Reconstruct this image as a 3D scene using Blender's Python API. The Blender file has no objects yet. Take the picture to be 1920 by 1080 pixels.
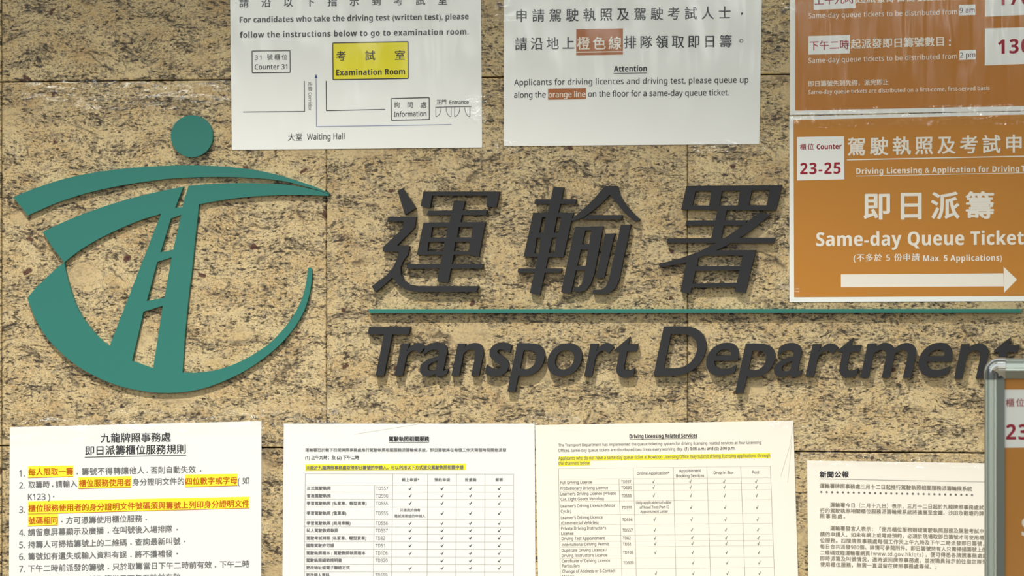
import bpy, bmesh, math, random
from mathutils import Vector, geometry, noise as mnoise

random.seed(7)
scn = bpy.context.scene
COL = scn.collection

# ------------------------------------------------------------------ camera
DIST, THETA, EYE = 4.0, 0.154, 1.70
FPX = 6350.0                                   # focal length in pixels of the 1920 px wide frame
FWD = Vector((-math.sin(THETA), math.cos(THETA), 0))
RGT = Vector((math.cos(THETA), math.sin(THETA), 0))
UP = Vector((0, 0, 1))
CAM = Vector((DIST * math.sin(THETA), -DIST * math.cos(THETA), EYE))
cd = bpy.data.cameras.new('camera')
cam = bpy.data.objects.new('camera', cd)
COL.objects.link(cam)
cam.location = CAM
cam.rotation_euler = (math.pi / 2, 0, THETA)
cd.sensor_width = 36.0
cd.lens = 36.0 * FPX / 1920.0
cd.clip_start = 0.05
cd.dof.use_dof = True
cd.dof.focus_distance = DIST
cd.dof.aperture_fstop = 28.0
scn.camera = cam

# ------------------------------------------------------------------ world, lamps, exposure
scn.view_settings.view_transform = 'Standard'
scn.view_settings.look = 'None'
scn.view_settings.gamma = 1.0
scn.view_settings.exposure = 0.08
world = bpy.data.worlds.new('hall_ambient')
scn.world = world
world.use_nodes = True
wnt = world.node_tree
wbg = wnt.nodes['Background']
wtc = wnt.nodes.new('ShaderNodeTexCoord')
wsep = wnt.nodes.new('ShaderNodeSeparateXYZ')
wrmp = wnt.nodes.new('ShaderNodeValToRGB')       # dim floor, mid-grey hall, bright ceiling
wmap = wnt.nodes.new('ShaderNodeMapRange')
wmap.inputs['From Min'].default_value = -1.0
wmap.inputs['From Max'].default_value = 1.0
wnt.links.new(wtc.outputs['Generated'], wsep.inputs[0])
wnt.links.new(wsep.outputs['Z'], wmap.inputs['Value'])
wnt.links.new(wmap.outputs['Result'], wrmp.inputs['Fac'])
wnt.links.new(wrmp.outputs['Color'], wbg.inputs['Color'])
el = wrmp.color_ramp.elements
el[0].position, el[0].color = 0.42, (0.10, 0.10, 0.09, 1)
el[1].position, el[1].color = 0.66, (1.66, 1.70, 1.64, 1)
e2 = el.new(0.50)
e2.color = (0.34, 0.36, 0.34, 1)
wbg.inputs['Strength'].default_value = 0.46


def spot(name, loc, aim, power, size, blend, radius, color):
    l = bpy.data.lights.new(name, 'SPOT')
    l.energy, l.spot_size, l.spot_blend, l.shadow_soft_size, l.color = power, math.radians(size), blend, radius, color
    o = bpy.data.objects.new(name, l)
    COL.objects.link(o)
    o.location = loc
    o.rotation_euler = (Vector(aim) - Vector(loc)).to_track_quat('-Z', 'Y').to_euler()
    return o


def panel(name, loc, sx, sy, power, color):
    l = bpy.data.lights.new(name, 'AREA')
    l.shape, l.size, l.size_y, l.energy, l.color = 'RECTANGLE', sx, sy, power, color
    o = bpy.data.objects.new(name, l)
    COL.objects.link(o)
    o.location = loc
    return o


WARM = (1.0, 0.965, 0.90)
COOL = (0.96, 1.0, 0.95)
k1 = spot('wall_spotlight', (-0.42, -1.85, 3.95), (-0.22, 0, 1.08), 425, 23.5, 1.0, 0.045, WARM)
k1.scale = (3.0, 1.0, 1.0)
k2 = spot('wall_spotlight', (1.25, -2.1, 3.95), (0.45, 0, 1.08), 45, 24, 1.0, 0.06, WARM)
k2.scale = (2.0, 1.0, 1.0)
for y in (-8.0, -11.0, -14.0, -17.0):
    for x in (-4.0, -2.9, -1.8, -0.7, 0.4):
        panel('ceiling_panel_light', (x, y, 3.35), 0.5, 1.2, 48, COOL)

# ------------------------------------------------------------------ projection and mesh helpers


def P(px, py, depth=0.0):
    """The point of the plane `depth` metres in front of the wall that sits at this place of the 1920x1080 photograph."""
    d = FWD * FPX + RGT * (px - 960.0) + UP * (540.0 - py)
    t = (-depth - CAM.y) / d.y
    return CAM + d * t


def set_props(o, **kw):
    for k, v in kw.items():
        if v is not None:
            o[k] = v
    return o


def link_mesh(name, verts, faces, mats, parent=None, mat_idx=None, smooth=False):
    me = bpy.data.meshes.new(name)
    me.from_pydata([tuple(v) for v in verts], [], faces)
    if not isinstance(mats, (list, tuple)):
        mats = [mats]
    for m in mats:
        me.materials.append(m)
    if mat_idx:
        me.polygons.foreach_set('material_index', mat_idx)
    if smooth:
        me.polygons.foreach_set('use_smooth', [True] * len(me.polygons))
    me.update()
    o = bpy.data.objects.new(name, me)
    COL.objects.link(o)
    if parent is not None:
        o.parent = parent
        o.matrix_parent_inverse = parent.matrix_world.inverted()
    return o


def empty(name, loc, label, category, group=None):
    o = bpy.data.objects.new(name, None)
    COL.objects.link(o)
    o.location = loc
    o.empty_display_size = 0.02
    o.matrix_world.translation = loc
    bpy.context.view_layer.update()
    return set_props(o, label=label, category=category, group=group)


def prism(pts2, faces, front, back=0.0):
    """Flat shape given in photo pixels of the plane `front`, made a solid that reaches back to `back`."""
    vmap, v2, idx = {}, [], []
    for p in pts2:
        k = (round(p[0], 2), round(p[1], 2))
        if k not in vmap:
            vmap[k] = len(v2)
            v2.append(p)
        idx.append(vmap[k])
    fs = []
    for f in faces:
        g = []
        for i in f:
            j = idx[i]
            if j not in g:
                g.append(j)
        if len(g) > 2:
            a = 0.0
            for q in range(len(g)):
                x0, y0 = v2[g[q]]
                x1, y1 = v2[g[(q + 1) % len(g)]]
                a += x0 * y1 - x1 * y0
            if abs(a) < 1e-4:
                continue
            fs.append(g if a < 0 else g[::-1])     # counter-clockwise seen from the camera
    edges = {}
    for f in fs:
        for q in range(len(f)):
            e = (f[q], f[(q + 1) % len(f)])
            edges[e] = edges.get(e, 0) + 1
    n = len(v2)
    fv = [P(x, y, front) for x, y in v2]
    bv = [Vector((v.x, -back, v.z)) for v in fv]
    out = [list(f) for f in fs] + [[i + n for i in f[::-1]] for f in fs]
    for (a, b) in edges:
        if (b, a) not in edges:
            out.append([b, a, a + n, b + n])
    return fv + bv, out


def union(solids, holes=()):
    """Union of polygons (minus holes), triangulated."""
    verts, faces = [], []
    for poly in list(solids) + list(holes):
        base = len(verts)
        verts += [Vector((x, y)) for x, y in poly]
        faces.append(list(range(base, base + len(poly))))
    r = geometry.delaunay_2d_cdt(verts, [], faces, 1, 1e-4)
    ns = len(solids)
    keep = [f for f, of in zip(r[2], r[5]) if any(i < ns for i in of) and not any(i >= ns for i in of)]
    return [(v.x, v.y) for v in r[0]], keep


def sc(pts, ox, oy, f):
    return [(ox + x * f, oy + y * f) for x, y in pts]


def spline(pts, n=6):
    """Catmull-Rom through the points."""
    out = []
    for i in range(len(pts) - 1):
        p0 = pts[max(i - 1, 0)]
        p1, p2 = pts[i], pts[i + 1]
        p3 = pts[min(i + 2, len(pts) - 1)]
        for k in range(n):
            t = k / n
            out.append(tuple(0.5 * (2 * p1[c] + (p2[c] - p0[c]) * t + (2 * p0[c] - 5 * p1[c] + 4 * p2[c] - p3[c]) * t * t
                                    + (3 * p1[c] - p0[c] - 3 * p2[c] + p3[c]) * t ** 3) for c in (0, 1)))
    out.append(tuple(pts[-1]))
    return out


# ------------------------------------------------------------------ materials


def srgb(r, g, b):
    f = lambda c: c / 12.92 if c <= 0.04045 else ((c + 0.055) / 1.055) ** 2.4
    return (f(r / 255), f(g / 255), f(b / 255), 1)


def mat(name, color, rough=0.5, metal=0.0, spec=0.5, bump=None):
    m = bpy.data.materials.new(name)
    m.use_nodes = True
    nt = m.node_tree
    b = nt.nodes['Principled BSDF']
    b.inputs['Base Color'].default_value = color
    b.inputs['Roughness'].default_value = rough
    b.inputs['Metallic'].default_value = metal
    b.inputs['Specular IOR Level'].default_value = spec
    if bump:
        tc = nt.nodes.new('ShaderNodeTexCoord')
        n = nt.nodes.new('ShaderNodeTexNoise')
        n.inputs['Scale'].default_value = bump[0]
        n.inputs['Detail'].default_value = 3
        bp = nt.nodes.new('ShaderNodeBump')
        bp.inputs['Strength'].default_value = bump[1]
        bp.inputs['Distance'].default_value = bump[2]
        nt.links.new(tc.outputs['Object'], n.inputs['Vector'])
        nt.links.new(n.outputs['Fac'], bp.inputs['Height'])
        nt.links.new(bp.outputs['Normal'], b.inputs['Normal'])
    return m


def film(name, stretch, bump_scale, strength, dist, rough=0.08, haze=0.0, gain=1.0):
    """Clear plastic: mostly transparent, wrinkled gloss on top."""
    m = bpy.data.materials.new(name)
    m.use_nodes = True
    nt = m.node_tree
    nt.nodes.clear()
    N = nt.nodes.new
    out = N('ShaderNodeOutputMaterial')
    tr = N('ShaderNodeBsdfTransparent')
    gl = N('ShaderNodeBsdfGlossy')
    gl.inputs['Roughness'].default_value = rough
    mix = N('ShaderNodeMixShader')
    # reflectance of a clear sheet, the same seen from both sides
    ge = N('ShaderNodeNewGeometry')
    dot = N('ShaderNodeVectorMath')
    dot.operation = 'DOT_PRODUCT'
    ab = N('ShaderNodeMath')
    ab.operation = 'ABSOLUTE'
    inv = N('ShaderNodeMath')
    inv.operation = 'SUBTRACT'
    inv.inputs[0].default_value = 1.0
    pw = N('ShaderNodeMath')
    pw.operation = 'POWER'
    pw.inputs[1].default_value = 5.0
    fr = N('ShaderNodeMath')
    fr.operation = 'MULTIPLY_ADD'
    fr.inputs[1].default_value = 0.95
    fr.inputs[2].default_value = 0.05
    mul = N('ShaderNodeMath')
    mul.operation = 'MULTIPLY'
    mul.inputs[1].default_value = gain
    tc = N('ShaderNodeTexCoord')
    mp = N('ShaderNodeMapping')
    mp.inputs['Scale'].default_value = stretch
    no = N('ShaderNodeTexNoise')
    no.inputs['Scale'].default_value = bump_scale
    no.inputs['Detail'].default_value = 1
    no.inputs['Roughness'].default_value = 0.55
    bp = N('ShaderNodeBump')
    bp.inputs['Strength'].default_value = strength
    bp.inputs['Distance'].default_value = dist
    L = nt.links.new
    L(tc.outputs['Object'], mp.inputs['Vector'])
    L(mp.outputs['Vector'], no.inputs['Vector'])
    L(no.outputs['Fac'], bp.inputs['Height'])
    L(bp.outputs['Normal'], gl.inputs['Normal'])
    L(ge.outputs['Normal'], dot.inputs[0])
    L(ge.outputs['Incoming'], dot.inputs[1])
    L(dot.outputs['Value'], ab.inputs[0])
    L(ab.outputs[0], inv.inputs[1])
    L(inv.outputs[0], pw.inputs[0])
    L(pw.outputs[0], fr.inputs[0])
    L(fr.outputs[0], mul.inputs[0])
    L(mul.outputs[0], mix.inputs['Fac'])
    L(tr.outputs[0], mix.inputs[1])
    L(gl.outputs[0], mix.inputs[2])
    if haze > 0:
        df = N('ShaderNodeBsdfDiffuse')
        df.inputs['Color'].default_value = (0.8, 0.8, 0.78, 1)
        m2 = N('ShaderNodeMixShader')
        m2.inputs['Fac'].default_value = haze
        L(mix.outputs[0], m2.inputs[1])
        L(df.outputs[0], m2.inputs[2])
        L(m2.outputs[0], out.inputs['Surface'])
    else:
        L(mix.outputs[0], out.inputs['Surface'])
    return m


def granite():
    m = bpy.data.materials.new('polished_speckled_granite')
    m.use_nodes = True
    nt = m.node_tree
    N, L = nt.nodes.new, nt.links.new
    b = nt.nodes['Principled BSDF']
    tc = N('ShaderNodeTexCoord')
    geo = N('ShaderNodeNewGeometry')
    # every slab is cut from another place of the stone
    off = N('ShaderNodeVectorMath'); off.operation = 'SCALE'
    comb = N('ShaderNodeCombineXYZ')
    for i, k in enumerate((37.0, 0.0, 91.0)):
        mm = N('ShaderNodeMath'); mm.operation = 'MULTIPLY'; mm.inputs[1].default_value = k
        L(geo.outputs['Random Per Island'], mm.inputs[0]); L(mm.outputs[0], comb.inputs[i])
    add = N('ShaderNodeVectorMath'); add.operation = 'ADD'
    L(tc.outputs['Object'], add.inputs[0]); L(comb.outputs[0], add.inputs[1])
    # wavy flow
    w = N('ShaderNodeTexNoise'); w.inputs['Scale'].default_value = 14; w.inputs['Detail'].default_value = 2
    L(add.outputs[0], w.inputs['Vector'])
    ws = N('ShaderNodeVectorMath'); ws.operation = 'MULTIPLY_ADD'
    ws.inputs[1].default_value = (0.014, 0.0, 0.026)
    L(w.outputs['Color'], ws.inputs[0]); L(add.outputs[0], ws.inputs[2])

    def noise(scale, stretch, detail, rough, src=ws):
        mp = N('ShaderNodeMapping'); mp.inputs['Scale'].default_value = stretch
        L(src.outputs[0], mp.inputs['Vector'])
        n = N('ShaderNodeTexNoise')
        n.inputs['Scale'].default_value = scale
        n.inputs['Detail'].default_value = detail
        n.inputs['Roughness'].default_value = rough
        L(mp.outputs[0], n.inputs['Vector'])
        return n.outputs['Fac']

    def ramp(src, a, c, va=0.0, vc=1.0):
        r = N('ShaderNodeMapRange')
        r.inputs['From Min'].default_value, r.inputs['From Max'].default_value = a, c
        r.inputs['To Min'].default_value, r.inputs['To Max'].default_value = va, vc
        L(src, r.inputs['Value'])
        return r.outputs['Result']

    def mixc(fac, c1, c2):
        x = N('ShaderNodeMix'); x.data_type = 'RGBA'
        L(fac, x.inputs['Factor'])
        for s, c in ((x.inputs['A'], c1), (x.inputs['B'], c2)):
            if isinstance(c, tuple):
                s.default_value = c
            else:
                L(c, s)
        return x.outputs['Result']

    def math2(op, a, c):
        x = N('ShaderNodeMath'); x.operation = op
        for s, v in ((x.inputs[0], a), (x.inputs[1], c)):
            if isinstance(v, (int, float)):
                s.default_value = v
            else:
                L(v, s)
        return x.outputs[0]

    big = noise(20, (1, 1, 1.4), 3, 0.5)
    med = noise(95, (1, 1, 1.3), 3, 0.6)
    fine = noise(520, (0.9, 1, 1.2), 2, 0.6)
    col = mixc(ramp(big, 0.40, 0.62), srgb(219, 205, 162), srgb(204, 182, 134))
    col = mixc(ramp(med, 0.48, 0.66, 0, 0.8), col, srgb(184, 174, 146))
    col = mixc(ramp(fine, 0.51, 0.62, 0, 0.8), col, srgb(238, 226, 188))
    brown = noise(13, (1, 1, 1.6), 4, 0.6)
    col = mixc(ramp(brown, 0.56, 0.74, 0, 0.55), col, srgb(158, 120, 70))
    # dark mineral flecks, flattened, gathered into drifts
    drift = noise(26, (0.7, 1, 2.0), 4, 0.6)
    thr = ramp(drift, 0.32, 0.68, -0.065, 0.07)
    gr = noise(140, (0.9, 1, 1.3), 4, 0.7)
    col = mixc(ramp(math2('ADD', gr, thr), 0.51, 0.60, 0, 0.75), col, srgb(146, 140, 122))
    fl2 = noise(370, (0.7, 1, 1.4), 2, 0.65)
    col = mixc(ramp(math2('ADD', fl2, thr), 0.530, 0.60, 0, 0.8), col, srgb(106, 95, 74))
    fl = noise(185, (0.62, 1, 1.55), 4, 0.66)
    col = mixc(ramp(math2('ADD', fl, thr), 0.545, 0.612, 0, 0.95), col, srgb(64, 58, 50))
    # broken dark seams
    ws2 = N('ShaderNodeVectorMath'); ws2.operation = 'MULTIPLY_ADD'; ws2.inputs[1].default_value = (0.02, 0, 0.02)
    w2 = N('ShaderNodeTexNoise'); w2.inputs['Scale'].default_value = 70; w2.inputs['Detail'].default_value = 3
    L(ws.outputs[0], w2.inputs['Vector'])
    L(w2.outputs['Color'], ws2.inputs[0]); L(ws.outputs[0], ws2.inputs[2])
    vo = N('ShaderNodeTexVoronoi'); vo.feature = 'DISTANCE_TO_EDGE'; vo.inputs['Scale'].default_value = 15
    mp = N('ShaderNodeMapping'); mp.inputs['Scale'].default_value = (0.8, 1, 1.7)
    L(ws2.outputs[0], mp.inputs['Vector']); L(mp.outputs[0], vo.inputs['Vector'])
    line = ramp(vo.outputs['Distance'], 0.0, 0.04, 1, 0)
    gate = ramp(noise(24, (1, 1, 1), 3, 0.6), 0.53, 0.60)
    col = mixc(math2('MULTIPLY', math2('MULTIPLY', line, gate), 0.85), col, srgb(70, 62, 54))
    # large pale crystals
    pv = N('ShaderNodeTexVoronoi'); pv.feature = 'F1'; pv.inputs['Scale'].default_value = 13
    pm = N('ShaderNodeMapping'); pm.inputs['Scale'].default_value = (0.8, 1, 1.25)
    L(ws2.outputs[0], pm.inputs['Vector']); L(pm.outputs[0], pv.inputs['Vector'])
    psep = N('ShaderNodeSeparateColor'); L(pv.outputs['Color'], psep.inputs[0])
    col = mixc(math2('MULTIPLY', ramp(psep.outputs[1], 0.74, 0.76), ramp(pv.outputs['Distance'], 0.20, 0.30, 0.62, 0)), col, srgb(214, 198, 158))
    # garnets
    g = N('ShaderNodeTexVoronoi'); g.feature = 'F1'; g.inputs['Scale'].default_value = 33
    L(ws2.outputs[0], g.inputs['Vector'])
    sep = N('ShaderNodeSeparateColor'); L(g.outputs['Color'], sep.inputs[0])
    rare = ramp(sep.outputs[0], 0.66, 0.67)
    spotm = ramp(g.outputs['Distance'], 0.10, 0.15, 1, 0)
    col = mixc(math2('MULTIPLY', math2('MULTIPLY', rare, spotm), 0.9), col, srgb(78, 42, 38))
    ton = N('ShaderNodeMix'); ton.data_type = 'RGBA'; ton.blend_type = 'MULTIPLY'
    ton.inputs['Factor'].default_value = 1.0
    hsv = N('ShaderNodeHueSaturation')          # slabs differ a little in tone
    L(ramp(geo.outputs['Random Per Island'], 0, 1, 0.90, 1.08), hsv.inputs['Value'])
    L(col, hsv.inputs['Color'])
    col = hsv.outputs['Color']
    ton.inputs['B'].default_value = (0.855, 0.77, 0.69, 1)
    L(col, ton.inputs['A'])
    L(ton.outputs['Result'], b.inputs['Base Color'])
    b.inputs['Roughness'].default_value = 0.42
    b.inputs['Specular IOR Level'].default_value = 0.25
    return m


M_GRANITE = granite()
M_JOINT = mat('dark_joint_mortar', srgb(84, 74, 58), 0.9)
M_TEAL = mat('teal_painted_metal', srgb(44, 116, 106), 0.45, 0, 0.3, (900, 0.05, 0.0005))
M_CHAR = mat('charcoal_painted_metal', srgb(46, 47, 49), 0.55, 0, 0.2, (900, 0.05, 0.0005))
M_PAPER = mat('white_paper', srgb(241, 242, 238), 0.6, 0, 0.2)
M_CREAM = mat('cream_paper', srgb(247, 241, 228), 0.6, 0, 0.2)
M_ORANGE = mat('orange_print', srgb(194, 130, 48), 0.5, 0, 0.3)
M_ORANGE2 = mat('brown_orange_print', srgb(186, 120, 46), 0.5, 0, 0.3)
M_RUST = mat('rust_print', srgb(172, 98, 38), 0.5, 0, 0.3)
M_BLACK = mat('black_ink', srgb(42, 42, 50), 0.6, 0, 0.2)
M_GREY = mat('grey_ink', srgb(112, 110, 112), 0.6, 0, 0.2)
M_TAUPE = mat('brown_grey_ink', srgb(132, 122, 108), 0.6, 0, 0.2)
M_FAINT = mat('faint_grey_ink', srgb(176, 172, 164), 0.6, 0, 0.2)
M_PALE = mat('pale_grey_ink', srgb(224, 219, 208), 0.6, 0, 0.2)
M_PALE2 = mat('light_grey_ink', srgb(204, 200, 192), 0.6, 0, 0.2)
M_BLUE = mat('blue_ink', srgb(60, 84, 150), 0.6, 0, 0.2)
M_RED = mat('red_ink', srgb(158, 36, 54), 0.6, 0, 0.2)
M_ORED = mat('orange_red_ink', srgb(196, 84, 24), 0.6, 0, 0.2)
M_PURPLE = mat('plum_ink', srgb(112, 60, 92), 0.6, 0, 0.2)
M_YELLOW = mat('yellow_highlight', srgb(252, 240, 60), 0.6, 0, 0.2)
M_YBOX = mat('yellow_print', srgb(238, 226, 44), 0.6, 0, 0.2)
M_WHITE = mat('white_ink', srgb(240, 234, 222), 0.6, 0, 0.2)
M_ALU = mat('satin_aluminium', srgb(176, 184, 176), 0.36, 0.85, 0.5)
M_CHROME = mat('chrome', srgb(225, 228, 228), 0.06, 1.0, 0.5)
M_BACKING = mat('grey_backing_board', srgb(120, 120, 118), 0.7)
M_BASE = mat('dark_grey_base_metal', srgb(70, 72, 74), 0.4, 0.6)
M_FLOOR = mat('beige_floor_tile', srgb(150, 138, 118), 0.35)
M_FILM = film('clear_laminate', (1.0, 1, 0.30), 34, 0.5, 0.0022, 0.09, 0.0, 0.6)
M_FILM_FLAT = film('clear_laminate_flat', (1.0, 1, 0.6), 30, 0.15, 0.001, 0.10)
M_FILM_STREAK = film('clear_laminate_streaked', (1.6, 1, 0.22), 40, 0.45, 0.0024, 0.08, 0.0, 0.36)
M_TAPE = film('clear_adhesive_tape', (0.5, 1, 1.5), 50, 0.5, 0.004, 0.07, 0.0, 0.7)

# ------------------------------------------------------------------ the setting
ZF = 0.0


def slab_wall():
    xs = [-2.9, -2.2, -1.55]
    xs += [P(3, 500).x - 0.40, P(3, 500).x, P(612, 500).x, P(1289, 500).x]
    while xs[-1] < 3.0:
        xs.append(xs[-1] + 0.43)
    z1, z2 = P(960, 843).z, P(960, 144.5).z
    h = z2 - z1
    zs = [z1, z2]
    while zs[0] > 0.45:
        zs.insert(0, zs[0] - h)
    zs[0] = ZF
    while zs[-1] < 3.3:
        zs.append(zs[-1] + h)
    g, c, t = 0.0007, 0.0010, 0.02
    V, F = [], []
    for i in range(len(xs) - 1):
        for j in range(len(zs) - 1):
            x0, x1, za, zb = xs[i] + g / 2, xs[i + 1] - g / 2, zs[j] + g / 2, zs[j + 1] - g / 2
            if j != len(zs) - 1:
                za, zb = zs[j] + g, zs[j + 1] - g
            n = len(V)
            for (a, y) in ((c, 0.0), (0, c), (0, t)):
                V += [(x0 + a, y, za + a), (x1 - a, y, za + a), (x1 - a, y, zb - a), (x0 + a, y, zb - a)]
            F.append([n, n + 1, n + 2, n + 3])
            for k in (0, 4):
                for q in range(4):
                    r = (q + 1) % 4
                    F.append([n + k + q, n + k + 4 + q, n + k + 4 + r, n + k + r])
    w = link_mesh('wall_back', V, F, M_GRANITE)
    set_props(w, kind='structure')
    x0, x1, zt = xs[0], xs[-1], zs[-1]
    V = [(x0, 0.012, 0), (x1, 0.012, 0), (x1, 0.012, zt), (x0, 0.012, zt), (x0, 0.2, 0), (x1, 0.2, 0), (x1, 0.2, zt), (x0, 0.2, zt)]
    F = [[0, 1, 2, 3], [5, 4, 7, 6], [4, 0, 3, 7], [1, 5, 6, 2], [3, 2, 6, 7], [4, 5, 1, 0]]
    j = link_mesh('wall_joint', V, F, M_JOINT, w)
    set_props(j, kind='structure')
    fl = link_mesh('floor', [(x0, 0.2, 0), (x0, -20, 0), (x1, -20, 0), (x1, 0.2, 0), (x0, 0.2, -0.1), (x0, -20, -0.1), (x1, -20, -0.1), (x1, 0.2, -0.1)],
                   [[0, 1, 2, 3], [7, 6, 5, 4], [0, 4, 5, 1], [1, 5, 6, 2], [2, 6, 7, 3], [3, 7, 4, 0]], M_FLOOR)
    set_props(fl, kind='structure')


slab_wall()

# ------------------------------------------------------------------ the emblem
T_EMB, T_LET = 0.006, 0.0095


def solid(name, polys, holes, thick, m, parent=None):
    v2, f = union(polys, holes)
    v, f = prism(v2, f, thick)
    return link_mesh(name, v, f, m, parent)


def z1(p): return sc(p, 0, 180, 0.34375)
def z2(p): return sc(p, 0, 440, 0.34375)


emb = empty('emblem', P(340, 480), 'teal metal emblem of a road under two arcs and a disc on granite wall', 'emblem')
solid('disc', [[(359.6 + 39.3 * math.cos(a * math.pi / 36), 255.3 + 39.3 * math.sin(a * math.pi / 36)) for a in range(72)]], [], T_EMB, M_TEAL, emb)
up = spline(z1([(72, 552), (200, 500), (350, 452), (500, 420), (640, 400), (800, 386), (960, 379), (1100, 379), (1250, 387), (1400, 405), (1530, 435), (1650, 472), (1740, 505), (1798, 533)]))
lo = spline(z1([(1792, 534), (1730, 512), (1640, 487), (1560, 467), (1450, 452), (1300, 443), (1130, 442), (960, 448), (800, 466), (640, 492), (480, 528), (330, 575), (240, 612), (152, 652)]))
solid('arc', [up + lo], [], T_EMB, M_TEAL, emb)
left_arc = spline(z1([(232, 742), (330, 695), (450, 645), (600, 592), (750, 549), (880, 518), (1000, 494)])) + z1([(955, 610), (932, 668), (878, 643)]) + \
    spline(z1([(878, 643), (780, 672), (680, 712), (560, 768), (460, 825), (390, 875), (350, 909)]))[1:] + z1([(290, 830)])
right_arc = spline(z1([(1028, 490), (1150, 479), (1300, 475), (1420, 477), (1550, 482), (1660, 500), (1740, 518), (1798, 539)])) + \
    spline(z1([(1790, 545), (1700, 541), (1550, 540), (1400, 547), (1250, 562), (1085, 590)])) + z1([(995, 605)])
right_post = z1([(1010, 540), (1085, 590), (1080, 640), (1062, 800), (1047, 950)]) + z2([(1030, 324), (1018, 440), (1005, 590), (995, 752), (940, 800), (835, 730), (888, 388), (897, 343)]) + \
    z1([(936, 880), (945, 838), (988, 648), (995, 605)])
left_post = z1([(878, 643), (955, 610), (932, 668), (875, 852), (857, 905)]) + z2([(800, 362), (782, 420), (720, 688), (660, 720), (560, 660), (598, 607)])
rungs = [z1([(955, 610), (995, 605), (988, 648), (932, 668)]), z1([(875, 852), (945, 838), (936, 880), (857, 905)]),
         z2([(800, 362), (897, 343), (888, 388), (782, 420)])]
cres_out = spline(z2([(1701, 190), (1700, 240), (1688, 320), (1660, 410), (1610, 500), (1540, 585), (1450, 665), (1340, 740), (1230, 795), (1110, 838), (990, 860), (860, 862), (740, 846),
                      (620, 815), (500, 762), (400, 700), (310, 622), (240, 540), (190, 450), (158, 370), (150, 350)]))
cres_left = z2([(160, 330), (200, 285), (300, 190), (350, 151)])
cres_in = spline(z2([(350, 151), (362, 215), (385, 300), (415, 385), (455, 460), (510, 530), (560, 580), (598, 607)]))[1:]
cres_mid = z2([(720, 688), (835, 730), (995, 752)])
cres_in2 = spline(z2([(995, 752), (1080, 752), (1180, 738), (1280, 705), (1380, 655), (1470, 592), (1550, 510), (1610, 425), (1650, 340), (1670, 260), (1680, 182)]))[1:] + z2([(1690, 178)])
solid('road', [left_arc, right_arc, right_post, left_post, cres_out + cres_left + cres_in + cres_mid + cres_in2] + rungs, [], T_EMB, M_TEAL, emb)

# ------------------------------------------------------------------ the three large characters


def za(p): return sc(p, 660, 320, 0.21875)
def zb(p): return sc(p, 940, 320, 0.2916667)


CH_YUN = ([za([(390, 172), (432, 150), (545, 322), (455, 378)]),
           za([(310, 396), (548, 396), (535, 490), (385, 640), (490, 645), (478, 720), (440, 770), (415, 830), (418, 890), (445, 940), (490, 975), (560, 988), (1085, 988), (1062, 1040),
               (560, 1040), (470, 1022), (400, 985), (355, 925), (345, 915), (270, 985), (200, 1042), (168, 990), (290, 900), (345, 840), (385, 760), (400, 695), (262, 690), (265, 655),
               (345, 580), (430, 500), (445, 436), (300, 436)]),
           za([(612, 178), (1265, 178), (1237, 312), (1152, 312), (1160, 214), (685, 214), (667, 318), (588, 305)]),
           za([(875, 255), (967, 260), (822, 960), (728, 945)]),
           za([(655, 342), (1155, 336), (1148, 380), (640, 380)]),
           za([(612, 445), (1142, 440), (1085, 740), (1000, 720), (555, 722)]),
           za([(478, 800), (1125, 800), (1115, 838), (465, 840)])],
          [za([(685, 485), (818, 480), (806, 572), (675, 572)]), za([(914, 482), (1035, 482), (1022, 570), (900, 570)]),
           za([(655, 612), (793, 608), (783, 692), (645, 690)]), za([(884, 610), (1012, 608), (1000, 690), (872, 690)])])
CH_SHU = ([zb([(335, 105), (402, 107), (246, 803), (183, 785)]), zb([(218, 183), (482, 183), (475, 212), (212, 212)]),
           zb([(205, 270), (462, 270), (398, 557), (143, 553)]), zb([(108, 628), (388, 628), (382, 656), (105, 656)]),
           zb([(665, 98), (745, 98), (700, 150), (655, 200), (600, 247), (530, 300), (455, 325), (450, 312), (540, 235), (605, 170)]),
           zb([(665, 98), (745, 98), (765, 160), (800, 220), (850, 275), (893, 316), (858, 328), (790, 270), (735, 200), (692, 148)]),
           zb([(560, 285), (775, 285), (770, 314), (515, 314)]),
           zb([(475, 360), (545, 362), (445, 790), (383, 780)]),
           zb([(582, 360), (655, 358), (598, 660), (575, 725), (545, 768), (500, 782), (458, 774), (462, 756), (490, 752), (515, 728), (530, 680)]),
           zb([(475, 360), (655, 358), (650, 384), (470, 384)]), zb([(495, 474), (575, 472), (568, 506), (490, 506)]), zb([(465, 612), (545, 612), (540, 640), (460, 640)]),
           zb([(667, 405), (729, 402), (661, 690), (607, 690)]),
           zb([(768, 348), (832, 345), (757, 700), (735, 752), (700, 785), (650, 794), (585, 788), (590, 766), (640, 764), (670, 748), (690, 705)])],
          [za([(1630, 398), (1660, 398), (1640, 532), (1603, 532)]), za([(1755, 398), (1790, 398), (1770, 532), (1730, 532)]),
           za([(1583, 575), (1618, 575), (1600, 710), (1563, 708)]), za([(1715, 575), (1752, 572), (1735, 708), (1687, 705)])])
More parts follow.
